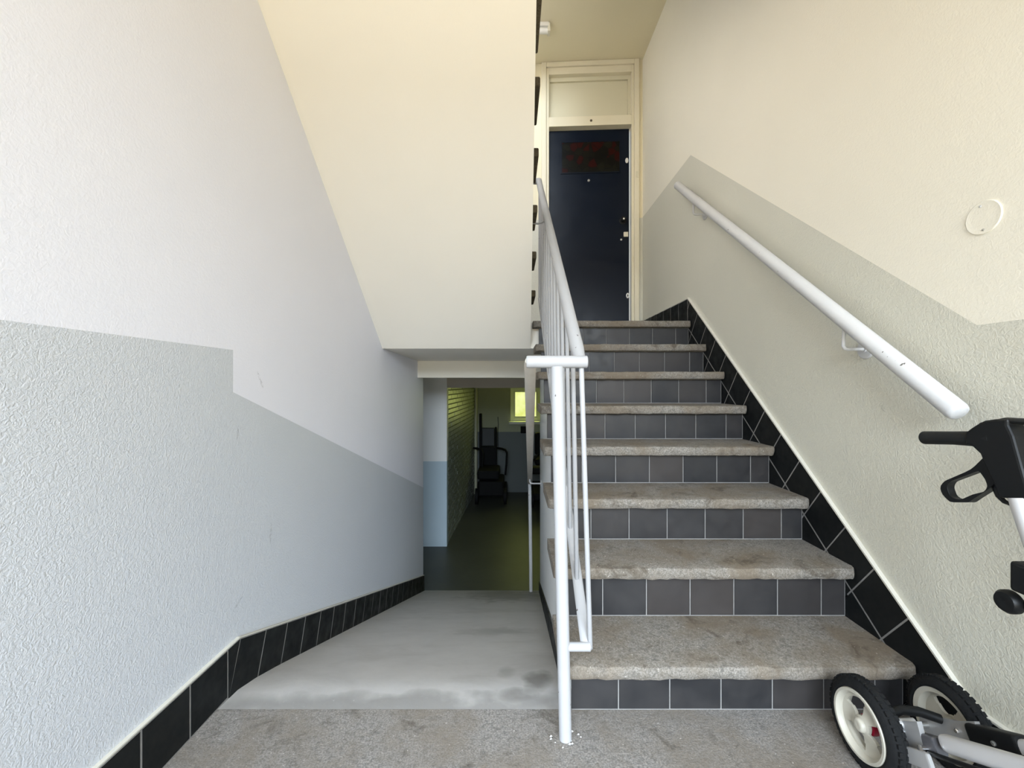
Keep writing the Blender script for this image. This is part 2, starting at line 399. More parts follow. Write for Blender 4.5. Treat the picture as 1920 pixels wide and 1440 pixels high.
# wall under the stairs (its face looks on the passage)
b = MB()
pts = [(1.335, ramp_z(1.335) - .05)]
for i in range(8):
    yr = NOSE[i] + RISER + 0.014
    pts += [(yr, (TZ[i - 1] - .043) if i else 0.0), (yr, TZ[i] - 0.043)]
pts[0] = (1.334, -0.1); pts[1] = (1.334, 0.0)
seg = []
for i in range(8):                                             # one column of wall below each tread keeps the faces planar
    y0 = 1.334 if i == 0 else NOSE[i] + RISER + 0.014
    y1 = NOSE[i + 1] + RISER + 0.014 if i < 7 else 4.20
    zt = TZ[i] - 0.043 if i < 7 else 1.25
    b.yz([(y0, ramp_z(y0) - 0.05), (y1, ramp_z(y1) - 0.05), (y1, zt), (y0, zt)], XS, lambda y, z: XS(y) + 0.075)
b.build('wall_middle', M['cellar_white'], kind='structure')

# landing slab, beam, cellar walls
b = MB(); b.yz([(2.984, LAND - .043), (2.984, 1.2589), (4.05, 1.228), (4.25, 1.228), (4.25, LAND - .003), (3.0, LAND - .003), (3.0, LAND - .043)], -1.0, XR)
b.build('floor_landing', M['soffit'], kind='structure')
b = MB(); b.box(-1.2, 0.40, 4.04, 4.26, 1.07, 1.232); b.build('trim_1', M['cream'], kind='structure')
b = MB()
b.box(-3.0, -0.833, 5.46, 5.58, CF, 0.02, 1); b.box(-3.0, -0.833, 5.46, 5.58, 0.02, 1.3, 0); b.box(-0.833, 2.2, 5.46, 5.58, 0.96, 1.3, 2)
b.build('wall_cellar_front', [M['cellar_white'], M['cellar_grey'], M['shade_brown']], kind='structure')
b = MB()
HX0, HX1, HZ0, HZ1 = -0.03, 0.56, 0.24, 0.945                     # opening of the cellar window
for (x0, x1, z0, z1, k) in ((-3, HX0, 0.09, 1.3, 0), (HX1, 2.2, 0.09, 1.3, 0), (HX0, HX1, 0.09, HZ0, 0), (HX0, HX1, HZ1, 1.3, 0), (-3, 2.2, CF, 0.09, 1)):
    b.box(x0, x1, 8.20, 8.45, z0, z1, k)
b.build('wall_cellar_back', [M['back_bounce_tint'], M['back_shade_grey']], kind='structure')
b = MB(); b.box(2.0, 2.2, 4.26, 8.4, CF, 1.3); b.build('wall_cellar_right', M['cellar_white'], kind='structure')
b = MB(); b.box(-3.0, -2.8, 4.26, 5.5, CF, 1.3); b.box(-3.0, -1.2, 4.14, 4.28, CF, 1.3); b.box(0.40, 2.2, 4.14, 4.28, CF, 1.3)
b.build('wall_cellar_hall', M['cellar_white'], kind='structure')
b = MB(); b.box(-3.0, 2.2, 4.255, 8.4, 1.2, 1.3); b.build('ceiling_cellar', M['shade_brown'], kind='structure')

# painted brick wall of the cellar room, seen at a grazing angle
def XB(y): return -0.84 + 0.05 * (y - 5.58)
b = MB(); b.yz([(5.58, CF), (8.2, CF), (8.2, 1.2), (5.58, 1.2)], lambda y, z: XB(y) - 0.004, lambda y, z: XB(y) - 0.12)
wl = b.build('wall_cellar_left', M['mortar'], kind='structure')
b = MB()
nr = 36
for r in range(nr):
    z0 = CF + 0.005 + r * 0.0625; z1 = min(z0 + 0.0525, 1.199)
    y = 5.582 - (0.11 if r % 2 else 0)
    while y < 8.19:
        a0, a1 = max(y, 5.582), min(y + 0.21, 8.195)
        if a1 - a0 > 0.03:
            e = random.uniform(0, 0.004)
            vs = [(XB(q) - 0.006, q, z) for q in (a0, a1) for z in (z0, z1)] + [(XB(q) + 0.006 + e, q + s_, z + zz) for q, s_ in ((a0, .003), (a1, -.003)) for z, zz in ((z0, .003), (z1, -.003))]
            b.add(vs, [(4, 5, 7, 6), (0, 4, 6, 2), (1, 3, 7, 5), (0, 1, 5, 4), (2, 6, 7, 3)])
        y += 0.22
b.build('bricks', M['brick'], wl, kind='stuff')
b = MB(); b.tube([(-0.69, 8.10, CF), (-0.69, 8.10, 1.2)], 0.035, 14); b.build('trim_2', M['pipe'], kind='structure', smooth=40)

# cellar window
b = MB(); x0, x1, z0, z1 = HX0, HX1, HZ0 + 0.05, HZ1; f = 0.07
for q in ((x0, x0 + f, z0, z1), (x1 - f, x1, z0, z1), (x0 + f, x1 - f, z1 - f, z1), (x0 + f, x1 - f, z0, z0 + f)):
    b.cbox(q[0], q[1], 8.26, 8.31, q[2], q[3], 0.004)
w1 = b.build('window_1', M['pvc'], kind='structure')
b = MB(); g = 0.022
xa, xb_, za, zb = x0 + f, x1 - f, z0 + f, z1 - f
for q in ((xa, xa + g, za, zb), (xb_ - g, xb_, za, zb), (xa + g, xb_ - g, zb - g, zb), (xa + g, xb_ - g, za, za + g)):
    b.cbox(q[0], q[1], 8.275, 8.305, q[2], q[3], 0.003)
b.build('sash', M['pvc'], w1)
MB().box(xa + g, xb_ - g, 8.285, 8.297, za + g, zb - g).build('pane', M['pane'], w1)
MB().cbox(x0 - 0.03, x1 + 0.03, 8.13, 8.27, HZ0, HZ0 + 0.05, 0.006).build('window_sill', M['white_plastic'], w1)

# ------------------------------------------------------------------ black tile skirtings
PT = 0.158
# left: flat stretch, then following the ramp
def lz(y): return 0.157 if y < KINK + 0.02 else 0.157 - 0.374 * (y - KINK - 0.02)
b = MB()
gl = lambda y, z: XL(y) + 0.0117
wl_ = lambda y, z: XL(y) - 0.01
b.yz([(-1.2, -0.05), (KINK, -0.06), (KINK, 0.156), (-1.2, 0.156)], gl, wl_)
b.yz([(KINK, -0.1), (4.28, -1.12), (4.28, lz(4.28) - .001), (KINK + .02, 0.156), (KINK, .156)], gl, wl_)
bl = b.build('baseboard_left', M['grout'], kind='structure')
fl = lambda y, z, d: (XL(y) + 0.0125 - d, y, z)
y = 1.372
edges = [y - PT * i for i in range(17)][::-1]
for a, c in zip(edges, edges[1:]): tile([(a, 0.001), (c, 0.001), (c, 0.155), (a, 0.155)], fl, bl, M['skirt_tile'])
# wedge at the kink and tiles leaning with the ramp
th = math.atan(0.374); u = (math.cos(th), -math.sin(th)); nn = (-math.sin(th) * -1, math.cos(th))
nn = (math.sin(th), math.cos(th))
P0 = (KINK + 0.02, 0.155)
def rw(s_, h): return (P0[0] + u[0] * s_ + nn[0] * h, P0[1] + u[1] * s_ + nn[1] * h)
tile([(1.3725, -0.004), (1.379, -0.004), P0, (1.3725, 0.155)], fl, bl, M['skirt_tile'], gap=.001, ch=.001)
s_ = 0.0
while P0[0] + u[0] * s_ < 4.27:
    poly = [rw(s_, -0.175), rw(s_ + PT, -0.175), rw(s_ + PT, 0), rw(s_, 0)]
    poly = clip(poly, -1, 0, 4.279)
    if len(poly) >= 3: tile(poly, fl, bl, M['skirt_tile'])
    s_ += PT
b = MB()
b.yz([(-1.2, 0.154), (KINK, 0.154), (KINK + .02, .154), (KINK + .02, 0.160), (-1.2, 0.160)], lambda y, z: XL(y) + 0.0115, wl_)
b.yz([(KINK + .02, 0.154), (4.28, lz(4.28) - .003), (4.28, lz(4.28) + .003), (KINK + .02, 0.160)], lambda y, z: XL(y) + 0.0115, wl_)
b.build('edge_strip', M['caulk'], bl)

# right: flat, sloped along the stairs, landing
A0, A1 = (1.13, 0.155), (2.95, 1.60)
b = MB()
b.yz([(-1.2, 0), (A0[0], 0), A0, (-1.2, .155)], 1.2137, XR + .01)
b.yz([(A0[0], 0), (A0[0] + .05, 0), (A1[0], 1.2), A1, A0], 1.2137, XR + .01)
b.yz([(A1[0], 1.2), (4.02, 1.2), (4.02, 1.593), A1], 1.2137, XR + .01)
br = b.build('baseboard_right', M['grout'], kind='structure')
fr = lambda y, z, d: (1.2128 + d, y, z)
e = [A0[0] - PT * i for i in range(14)][::-1]
for a, c in zip(e, e[1:]): tile([(a, 0.001), (c, 0.001), (c, .154), (a, .154)], fr, br, M['skirt_tile'])
th = math.atan2(A1[1] - A0[1], A1[0] - A0[0]); u = (math.cos(th), math.sin(th)); nn = (-math.sin(th), math.cos(th))
def rr(s_, h): return (A0[0] + u[0] * s_ + nn[0] * h, A0[1] + u[1] * s_ + nn[1] * h)
for row, (h0, h1, so) in enumerate(((-0.154, 0.0, 0.2235), (-0.309, -0.1555, 0.2235))):
    for k in range(-3, 17):
        s0 = so + PT * k
        poly = [rr(s0, h0), rr(s0 + PT, h0), rr(s0 + PT, h1), rr(s0, h1)]
        poly = clip(poly, 1, 0, -(A0[0] + 0.001)); poly = clip(poly, 0, 1, -0.001) if len(poly) > 2 else []
        poly = clip(poly, -1, 0, A1[0]) if len(poly) > 2 else []
        if len(poly) >= 3: tile(poly, fr, br, M['skirt_tile'])
y = A1[0] + .001
while y < 4.0:
    y2 = min(y + PT, 4.01)
    tile([(y, LAND + .001), (y2, LAND + .001), (y2, 1.595), (y, 1.599)], fr, br, M['skirt_tile']); y += PT
b = MB()
e0 = 0.005
b.yz([(-1.2, .153), A0, (A0[0] - .003, A0[1] + e0), (-1.2, .153 + e0 + .002)], 1.2105, XR + .01)
b.yz([A0, A1, (A1[0], A1[1] + e0 + .004), (A0[0] - .003, A0[1] + e0)], 1.2105, XR + .01)
b.yz([A1, (4.02, 1.593), (4.02, 1.599), (A1[0], A1[1] + e0 + .002)], 1.214, XR + .01)
b.build('edge_strip', M['caulk'], br)

# skirting on the wall under the stairs, along the ramp
b = MB()
gm = lambda y, z: XS(y) - 0.008
b.yz([(1.336, -0.05), (1.65, ramp_z(1.65) - .02), (4.19, ramp_z(4.19) - .02), (4.19, ramp_z(4.19) + .09), (1.65, ramp_z(1.65) + .10), (1.336, 0.10)], gm, lambda y, z: XS(y) + .01)
bm_ = b.build('baseboard_middle', M['grout'], kind='structure')
fm = lambda y, z, d: (XS(y) - 0.012 + d, y, z)
y = 1.336
while y < 4.18:
    y2 = min(y + PT, 4.188)
    tile([(y, ramp_z(y) - .004), (y2, ramp_z(y2) - .004), (y2, ramp_z(y2) + .10), (y, ramp_z(y) + .10)], fm, bm_, M['skirt_tile']); y += PT

# ------------------------------------------------------------------ staircase
SO = (0.7, 1.3, 0.0)
st = thing('staircase', 'lower flight of worn concrete steps with black tiled risers, rising to the navy door', 'staircase', SO)
def tread_mesh(yn, z, x0, x1, back, thick, seed, both=True, jit=0.0016):
    rnd = random.Random(seed); nx = 40; b = MB()
    xs = [x0 + (x1 - x0) * i / nx for i in range(nx + 1)]
    xs = sorted(set([x0, x0 + .003, x0 + .008, x0 + .016] + xs[1:-1] + [x1 - .016, x1 - .008, x1 - .003, x1]))
    pr = [(back, 0), (.06, 0), (.009, 0), (.003, -.002), (.0008, -.007), (0, -.020), (0.001, -thick + .012), (.006, -thick + .003), (.014, -thick), (back, -thick)]
    n = len(pr); vs = []
    for x in xs:
        dd = min(x - x0, x1 - x); r = .016
        cr = 0 if dd >= r else r - math.sqrt(max(0, r * r - (r - dd) ** 2))
        j1, j2 = rnd.gauss(0, jit), rnd.gauss(0, jit)
        for i, (a, h) in enumerate(pr):
            f = 1 if 2 <= i <= 8 else 0
            vs.append((x, yn + a + f * (cr * (1 if i not in (2, 8) else .7) + (j1 if i <= 5 else j2) * .8), z + h + (f * j1 * .5 if i <= 4 else 0) + (j2 * .4 if i >= 6 and f else 0)))
    fs = []
    for i in range(len(xs) - 1):
        fs += [(i * n + j, i * n + (j + 1) % n, (i + 1) * n + (j + 1) % n, (i + 1) * n + j) for j in range(n)]
    fs += [list(range(n))[::-1], [(len(xs) - 1) * n + j for j in range(n)]]
    return b.add(vs, fs)
for i in range(8):
    z = TZ[i]; yn = NOSE[i]; zb = TZ[i - 1] if i else 0.0; yr = yn + RISER
    tread_mesh(yn, z, 0.148 if i < 7 else 0.143, 1.2122, 0.293 if i < 7 else 0.14, .043, 30 + i).build('tread', M['tread'], st, SO, smooth=35)
    rs = MB().box(0.186, 1.2125, yr + 0.0035, yr + 0.013, zb, z - 0.043).build('riser', M['grout'], st, SO)
    xs = [0.182] + [0.012 + 0.159 * k for k in range(2, 8)] + [1.2115]
    for a, c in zip(xs, xs[1:]):
        tile([(a, zb + .002), (c, zb + .002), (c, z - .044), (a, z - .044)], lambda x, zz, d, yr=yr: (x, yr + d, zz), rs, M['tile'], gap=.0021, off=SO)
b = MB()
for i in range(8):
    y0 = NOSE[i] + RISER + .012; y1 = NOSE[i + 1] + RISER + .012 if i < 7 else 2.96
    b.box(0.31, 1.212, y0, y1, -0.1, TZ[i] - .043)
b.build('core', M['core'], st, SO)
MB().box(-0.88, 1.2122, 3.02, 4.06, LAND - .002, LAND + .0).build('landing_screed', M['tread'], bpy.data.objects['floor_landing'])

# upper flight: its soffit slopes up towards us, its tread ends stick out past the edge
UO = (-0.4, 2.98, LAND)
us = thing('upper_staircase', 'upper flight seen from below, smooth cream-white soffit with brown tread ends along its right edge', 'staircase', UO)
XE = lambda y, z=0: 0.0445 + 0.0285 * y
UN = [3.045 - G * i for i in range(9)]; UZ = [LAND + .18 * (i + 1) for i in range(9)]
so = lambda y: 1.262 + .797 * (2.98 - y)
b = MB()
for i in range(9):
    y1 = UN[i] - .045; y0 = UN[i + 1] - .045 if i < 8 else 0.95
    ya = min(y1, 2.985)
    b.yz([(y0, so(y0)), (ya, so(ya)), (ya, UZ[i] - .043), (y0, UZ[i] - .043)], XL, XE)
b.build('soffit_slab', M['soffit'], us, UO)
for i in range(9):
    XT = 0.0545 + 0.0335 * (UN[i] - .1)
    MB().cbox(-0.90, XT, UN[i] - .285, UN[i], UZ[i] - .043, UZ[i], .006).build('tread', M['dark_tread'], us, UO)
    MB().box(-0.90, XE(UN[i]) - .004, UN[i] - .055, UN[i] - .045, UZ[i] - .18, UZ[i] - .043).build('riser', M['tile'], us, UO)
b = MB(); b.yz([(0.95, so(0.95)), (-1.2, so(0.95)), (-1.2, so(.95) + .3), (0.95, so(.95) + .3)], lambda y, z: XL(y) - .01, 0.35)
b.build('ceiling_lobby', M['soffit'], kind='structure')

# ------------------------------------------------------------------ the flat's door
fr_ = MB()
def loc(o): o.location = DL; o.rotation_euler = (0, 0, DR); return o
L0, L1, HT = -0.453, 0.457, 2.61
for (a, c, z0, z1) in ((L0, L0 + .045, 0, HT), (L1 - .045, L1, 0, HT), (L0 + .045, L1 - .045, HT - .045, HT)):
    fr_.cbox(a, c, -.028, .06, z0, z1, .004)
for (a, c, z0, z1) in ((L0 + .045, -.383, 0, HT - .045), (.388, L1 - .045, 0, HT - .045), (-.383, .388, 2.50, HT - .045)):
    fr_.cbox(a, c, -.012, .10, z0, z1, .003)
fr_.cbox(-.383, .388, -.016, .10, 2.005, 2.095, .003)
d1 = loc(fr_.build('door_1', M['frame'], kind='structure'))
b = MB(); b.box(-.383, .388, .055, .07, 2.09, 2.505)
b.build('transom_panel', M['transom'], d1)
b = MB()
for q in ((-.383, -.371, 2.095, 2.50), (.364, .388, 2.095, 2.50), (-.371, .364, 2.462, 2.50), (-.371, .364, 2.095, 2.104)): b.box(q[0], q[1], .035, .058, q[2], q[3])
b.build('glazing_bead', M['transom'], d1)
MB().cbox(-.381, .379, .05, .09, 0.006, 2.0, .002).build('door_leaf', M['door'], d1)
lf = bpy.data.objects['door_leaf']
b = MB()
for q in ((-.268, -.256, 1.585, 1.895), (.288, .30, 1.585, 1.895), (-.256, .288, 1.883, 1.895), (-.256, .288, 1.585, 1.597)): b.box(q[0], q[1], .043, .052, q[2], q[3])
b.build('glass_bead', M['door'], lf)
MB().box(-.256, .288, .047, .053, 1.597, 1.883).build('leaded_glass', M['glass_art'], lf, label='dark stained glass with red leaf shapes')
def disc(x, z, r, mt, nm, dep=.01, sq=1.0, y0=.05, par=lf):
    b = MB(); b.lathe([(0, r), (dep * .7, r), (dep, r * .75)], (0, 0, 0), (0, -1, 0), 20)
    b.v = [(p[0] * sq + x, p[1] + y0, p[2] + z) for p in b.v]
    return b.build(nm, mt, par, smooth=40)
disc(-.003, 1.516, .012, M['steel'], 'peephole')
disc(.357, 1.698, .024, M['white_plastic'], 'lock_rose', .008, .62)
disc(.318, 1.124, .032, M['black'], 'knob_rose', .006)
b = MB(); b.lathe([(0, .012), (.02, .012), (.026, .024), (.045, .026), (.055, .018)], (.318, .046, 1.124), (0, -1, 0), 20); b.build('door_knob', M['black'], lf, smooth=40)
disc(.318, 1.124, .008, M['chrome'], 'knob_cylinder', .004, 1, -.009)
MB().cbox(.326, .368, .036, .052, .97, 1.016, .003).build('lock_plate', M['ivory'], lf)
disc(.305, .947, .009, M['steel'], 'keyhole', .005)
disc(.365, .413, .025, M['white_plastic'], 'low_lock_rose', .008, .6)
disc(.365, .413, .012, M['black'], 'low_keyhole', .003, .4, .042)
disc(.012, 2.05, .011, M['dark_tread'], 'frame_plug', .004, 1, -.016, d1)
MB().cbox(.424, .448, -.031, -.026, 1.50, 1.555, .001).build('hinge_plate', M['transom'], d1)

# ------------------------------------------------------------------ ceiling batten lamp over the landing
o0 = (0.0, 3.61, 4.05)
t_ = thing('ceiling_lamp', 'white batten lamp, unlit, on the landing ceiling above the navy door', 'lamp', o0)
MB().cbox(-.30, .312, 3.575, 3.645, 4.015, 4.049, .004).build('lamp_base', M['white_plastic'], t_, o0)
b = MB(); b.tube([(-.28, 3.61, 3.998), (.306, 3.61, 3.998)], .024, 16); b.build('diffuser', M['white_plastic'], t_, o0, smooth=40)
MB().cbox(.30, .322, 3.578, 3.642, 3.975, 4.045, .004).build('end_cap', M['ivory'], t_, o0)

# ------------------------------------------------------------------ blank cover disc on the right wall
oc = (XR, 1.107, 1.442)
t_ = thing('cover_plate', 'round white blank cover plate screwed to the cream right wall above the handrail', 'cover plate', oc)
b = MB(); b.lathe([(0, .043), (.0025, .043), (.0036, .0415), (.0032, .039), (.0034, .02), (.0035, .0)], oc, (-1, 0, 0), 40); b.build('plate', M['cream'], t_, oc, smooth=30)
for (dy, dz) in ((.006, .031), (-.001, -.032)):
    b = MB(); b.lathe([(0, .003), (.0045, .003), (.005, .002)], (XR, 1.107 + dy, 1.442 + dz), (-1, 0, 0), 12)
    b.build('screw', M['metal'] if dz > 0 else M['steel'], t_, oc, smooth=40)

# ------------------------------------------------------------------ handrail on the right wall
oh = (1.15, 1.10, 0.934)
t_ = thing('handrail', 'round white handrail sloping up the right wall beside the stairs', 'handrail', oh)
ra, rb = Vector((1.15, 1.095, .934)), Vector((1.15, 2.97, 2.395)); dr = (rb - ra).normalized()
b = MB(); b.tube([ra, ra + dr * .004, ra + dr * .012, rb - dr * .01, rb - dr * .003, rb], [.018, .0235, .026, .026, .0235, .018], 24); b.build('rail', M['metal'], t_, oh, smooth=40)
for yb in (1.475, 2.70):
    zr = .934 + (yb - 1.095) * (rb.z - ra.z) / (rb.y - ra.y)
    pts = [(1.15, yb, zr - .02), (1.15, yb + .004, zr - .06), (1.15, yb + .006, zr - .088), (1.155, yb + .006, zr - .097), (1.166, yb + .005, zr - .1), (1.218, yb, zr - .1)]
    b = MB(); b.tube(pts, .0058, 12); br_ = b.build('bracket', M['metal'], t_, oh, smooth=50)
    b = MB(); b.lathe([(0, .034), (.004, .034), (.007, .031), (.008, .012), (.012, .011), (.012, 0)], (XR, yb, zr - .1), (-1, 0, 0), 28); b.build('rosette', M['metal'], br_, oh, smooth=35)

# ------------------------------------------------------------------ railing between stairs and passage
og = (0.152, 1.215, 0)
t_ = thing('stair_railing', 'white tubular railing with T-topped post and thin balusters along the open side of the stairs', 'railing', og)
px = lambda z: 0.152 - .0225 * z
b = MB(); b.tube([(px(0), 1.215, 0.001), (px(1.06), 1.215, 1.06)], .0182, 20); b.build('post', M['rail_paint'], t_, og, smooth=40)
b = MB(); b.tube([(.041, 1.215, 1.073), (.044, 1.215, 1.073), (.205, 1.215, 1.073), (.2125, 1.215, 1.073), (.2145, 1.215, 1.073)], [.0155, .0178, .0178, .0178, .0155], 20); b.build('top_bar', M['rail_paint'], t_, og, smooth=40)
sl = .757
tp = lambda y: (.194 - .0015 * (y - 1.215), y, 1.073 + sl * (y - 1.215))
b = MB(); b.tube([tp(1.216), tp(1.27), tp(2.98), (.1925, 3.02, tp(3.0)[2] + .02), (.17, 3.035, tp(3.0)[2] + .028), (.09, 3.04, tp(3.0)[2] + .03)], [.0165] + [.0205] * 5, 20); b.build('handrail', M['rail_paint'], t_, og, smooth=40)
lo = lambda y: (.212 - .008 * (y - 1.215), y, .262 + sl * (y - 1.215))
b = MB(); b.tube([(px(.26), 1.215, .262), (.222, 1.215, .262)], .0125, 14); b.build('foot_bar', M['rail_paint'], t_, og, smooth=40)
b = MB(); b.tube([lo(1.21), lo(3.0)], .016, 12, sq=.5, up=(1, 0, 0)); b.build('lower_rail', M['rail_paint'], t_, og, smooth=50)
b = MB(); b.tube([lo(3.0), (lo(3.0)[0], 3.0, tp(3.0)[2])], .012, 12); b.build('end_post', M['rail_paint'], t_, og, smooth=50)
for k in range(12):
    y = 1.222 + .1485 * k
    a = lo(y); c = tp(y); r = .0075
    xo = (.012 if k == 0 else -.002)
    b = MB(); b.tube([(a[0] + xo, y, a[2] - .018), (a[0] + xo, y, a[2] - .014), (c[0] + (0.004 if k == 0 else 0), y, c[2])], [.004, r, r], 12); b.build('baluster', M['rail_paint'], t_, og, smooth=50)
b = MB(); zt = 1.93; b.tube([(.10, 2.46, zt + .012), (.12, 2.46, zt + .008), (.15, 2.46, zt + .004), (.192, 2.46, zt + .02)], .006, 10); b.build('tie_rod', M['rail_paint'], t_, og, smooth=50)
b = MB()
rnd = random.Random(3)
for q in range(14):
    a = rnd.uniform(0, 6.28); d = rnd.uniform(.018, .05); s2 = rnd.uniform(.002, .005)
    x, y = .152 + d * math.cos(a), 1.215 + d * math.sin(a) * .7
    b.add([(x - s2, y, .001), (x, y - s2, .0025), (x + s2, y + s2 * .5, .001), (x, y + s2, .003)], [(0, 1, 2, 3)])
o = b.build('paint_flakes', M['metal'], kind='stuff'); o['label'] = 'white paint flakes scattered on the floor round the foot of the post'; o['category'] = 'paint flakes'

# ------------------------------------------------------------------ handrail going down the passage
op = (0.1, 1.6, 1.0)
t_ = thing('passage_handrail', 'beige rail descending along the passage wall to a thin white end post', 'handrail', op)
qa, qb = Vector((.066, 1.55, 1.095)), Vector((.176, 4.2, .035))
b = MB(); b.tube([qa, qa + (qb - qa) * .01, qb - (qb - qa) * .01, qb], [.018, .0225, .0225, .019], 18); b.build('rail', M['beige_rail'], t_, op, smooth=40)
b = MB(); b.tube([(.172, 4.16, .04), (.1745, 4.17, -.05), (.186, 4.175, ramp_z(4.175) - .002)], .0165, 14); b.build('end_post', M['metal'], t_, op, smooth=40)
for yb in (3.86,):
    f_ = (yb - 1.6) / 2.6; c = qa + (qb - qa) * f_
    xw = XS(yb)
    b = MB(); b.tube([(c.x, yb, c.z - .015), (c.x, yb, c.z - .045), (c.x + .006, yb, c.z - .06), (c.x + .02, yb, c.z - .064), (xw - .001, yb, c.z - .064)], .007, 12); br_ = b.build('bracket', M['metal'], t_, op, smooth=50)
    b = MB(); b.lathe([(0, .035), (.005, .035), (.007, .028)], (xw, yb, c.z - .064), (-1, 0, 0), 24); b.build('rosette', M['metal'], br_, op, smooth=35)

# ------------------------------------------------------------------ folded rollator by the right wall
orl = (1.0, 0.85, 0)
t_ = thing('rollator', 'folded grey rollator with black handles and cream-rimmed wheels parked by the bottom step', 'rollator', orl)
def wheel(xf, yc, zc, inward, spin=0.0, drum=True):
    """xf = outer rim face, inward = +1 when the tyre lies on the +x side of it"""
    s = inward; R = .112; Ri = .0835
    c = (xf, yc, zc)
    b = MB(); prof = [(.002, Ri), (.000, Ri + .006), (.003, Ri + .016), (.010, R - .005), (.018, R), (.028, R), (.036, R - .005), (.043, Ri + .016), (.046, Ri + .006), (.044, Ri)]
    b.lathe([(h * s, r) for h, r in prof], c, (1, 0, 0), 56); b.f = b.f[:-2]; b.m = b.m[:-2]
    # tread knobs
    for q in range(44):
        a = 2 * math.pi * q / 44
        for (h, dh) in ((.010, .010), (.026, .010)):
            aa = a + (0.07 if h > .02 else 0)
            vs = []
            for (hh, r_) in ((h, R - .006), (h + dh, R - .006), (h, R + .0008), (h + dh, R + .0008)):
                for da in (-.045, .045): vs.append((xf + hh * s, yc + r_ * math.cos(aa + da), zc + r_ * math.sin(aa + da)))
            b.add(vs, [(4, 5, 7, 6), (0, 1, 5, 4), (2, 6, 7, 3), (0, 4, 6, 2), (1, 3, 7, 5)])
    w = b.build('wheel', M['rubber'], t_, orl, smooth=30, label='black tyre on a cream rim')
    b = MB()
    ring = [(.004, Ri), (-.001, Ri - .002), (-.001, Ri - .008), (.006, Ri - .014), (.026, Ri - .017), (.040, Ri - .012), (.042, Ri)]
    b.lathe([(h * s, r) for h, r in ring] , c, (1, 0, 0), 56)
    b.f = b.f[:-2]; b.m = b.m[:-2]
    # dished plate with three openings
    nA, rs = 90, [.014, .022, .030, .038, .046, .054, .062, .070]
    def inhole(r, a):
        if r < .023 or r > .063: return False
        for h in (0, 1, 2):
            d = (a - spin - math.radians(58 + 120 * h) + math.pi) % (2 * math.pi) - math.pi
            if abs(d) < math.radians(38) - .0022 / r * 2: return True
        return False
    def xd(r): return .013 - .009 * max(0, 1 - abs(r - .0) / .03) + .004 * math.sin((r - .02) / .05 * math.pi)
    vs = []; fs = []
    for r in rs:
        for j in range(nA):
            a = 2 * math.pi * j / nA; vs.append((xf + xd(r) * s, yc + r * math.cos(a), zc + r * math.sin(a)))
    N = len(vs)
    vs += [(v[0] + .008 * s, v[1], v[2]) for v in vs]
    keep = {(i, j) for i in range(len(rs) - 1) for j in range(nA) if not inhole((rs[i] + rs[i + 1]) / 2, 2 * math.pi * (j + .5) / nA)}
    for (i, j) in keep:
        q = (i * nA + j, i * nA + (j + 1) % nA, (i + 1) * nA + (j + 1) % nA, (i + 1) * nA + j)
        fs.append(q); fs.append(tuple(N + k for k in q[::-1]))
        for (di, dj, e0, e1) in ((-1, 0, 0, 1), (0, 1, 1, 2), (1, 0, 2, 3), (0, -1, 3, 0)):
            if (i + di, (j + dj) % nA) not in keep: fs.append((q[e0], q[e1], N + q[e1], N + q[e0]))
    b.add(vs, fs)
    b.lathe([(.03 * s, .017), (.004 * s, .017), (0, .0145), (-.002 * s, .010), (-.001 * s, .004), (-.001 * s, 0)], c, (1, 0, 0), 28)
    b.build('rim', M['rim'], w, orl, smooth=35)
    if not drum: return w
    b = MB(); b.lathe([(.024 * s, .024), (.040 * s, .024)], c, (1, 0, 0), 20); b.build('brake_drum', M['red'], w, orl, smooth=40)
    return w
YW, ZW = 1.121, .1145
wheel(.908, YW, ZW, 1)
wheel(1.174, YW, ZW, -1, 0.35, False)
wheel(.925, .50, ZW, 1, 0.3)
wheel(1.10, .50, ZW, 1, 0.8)
def leg_line(y): return .207 + .53 * (.952 - y)
def bar(x0, x1, y0, y1, zf, h, nm, mt, parent=None, p=5.0, round_end=.006):
    P, Q = Vector(((x0 + x1) / 2, y0, zf(y0))), Vector(((x0 + x1) / 2, y1, zf(y1))); d = (Q - P).normalized(); n_ = Vector((0, -d.z, d.y)); w = (x1 - x0) / 2
    L = (Q - P).length; st_ = [(0, .62), (round_end * .35, .86), (round_end, 1), (L - round_end, 1), (L - round_end * .35, .86), (L, .62)]
    vs = []; N = 24
    for (a, k) in st_:
        for q in range(N):
            t2 = 2 * math.pi * q / N; c_, s2 = math.cos(t2), math.sin(t2)
            cx = math.copysign(abs(c_) ** (2 / p), c_); sx = math.copysign(abs(s2) ** (2 / p), s2)
            f1 = 1 - (1 - k) * min(1, round_end / w); f2 = 1 - (1 - k) * min(1, round_end / (h / 2))
            vs.append(P + d * a + Vector((1, 0, 0)) * (cx * w * f1) + n_ * (sx * h / 2 * f2))
    fs = []
    for a in range(len(st_) - 1): fs += [(a * N + q, a * N + (q + 1) % N, (a + 1) * N + (q + 1) % N, (a + 1) * N + q) for q in range(N)]
    fs += [list(range(N))[::-1], [(len(st_) - 1) * N + q for q in range(N)]]
    return MB().add(vs, fs).build(nm, mt, parent or t_, orl, smooth=50)
def fork(xc, nm='wheel_fork'):
    # flat plate widening from the axle to the clamp of the rear leg
    poly = [(YW + .023 * math.cos(math.radians(q)), ZW + .023 * math.sin(math.radians(q))) for q in range(-118, 63, 12)]
    y2 = 1.000; z2 = leg_line(y2)
    poly += [(1.05, leg_line(1.05) + .026), (y2 + .008, z2 + .031), (y2 - .012, z2 - .024)]
    b = MB(); b.yz(poly, xc - .006, xc + .006)
    return b.build(nm, M['ally'], t_, orl, smooth=30)
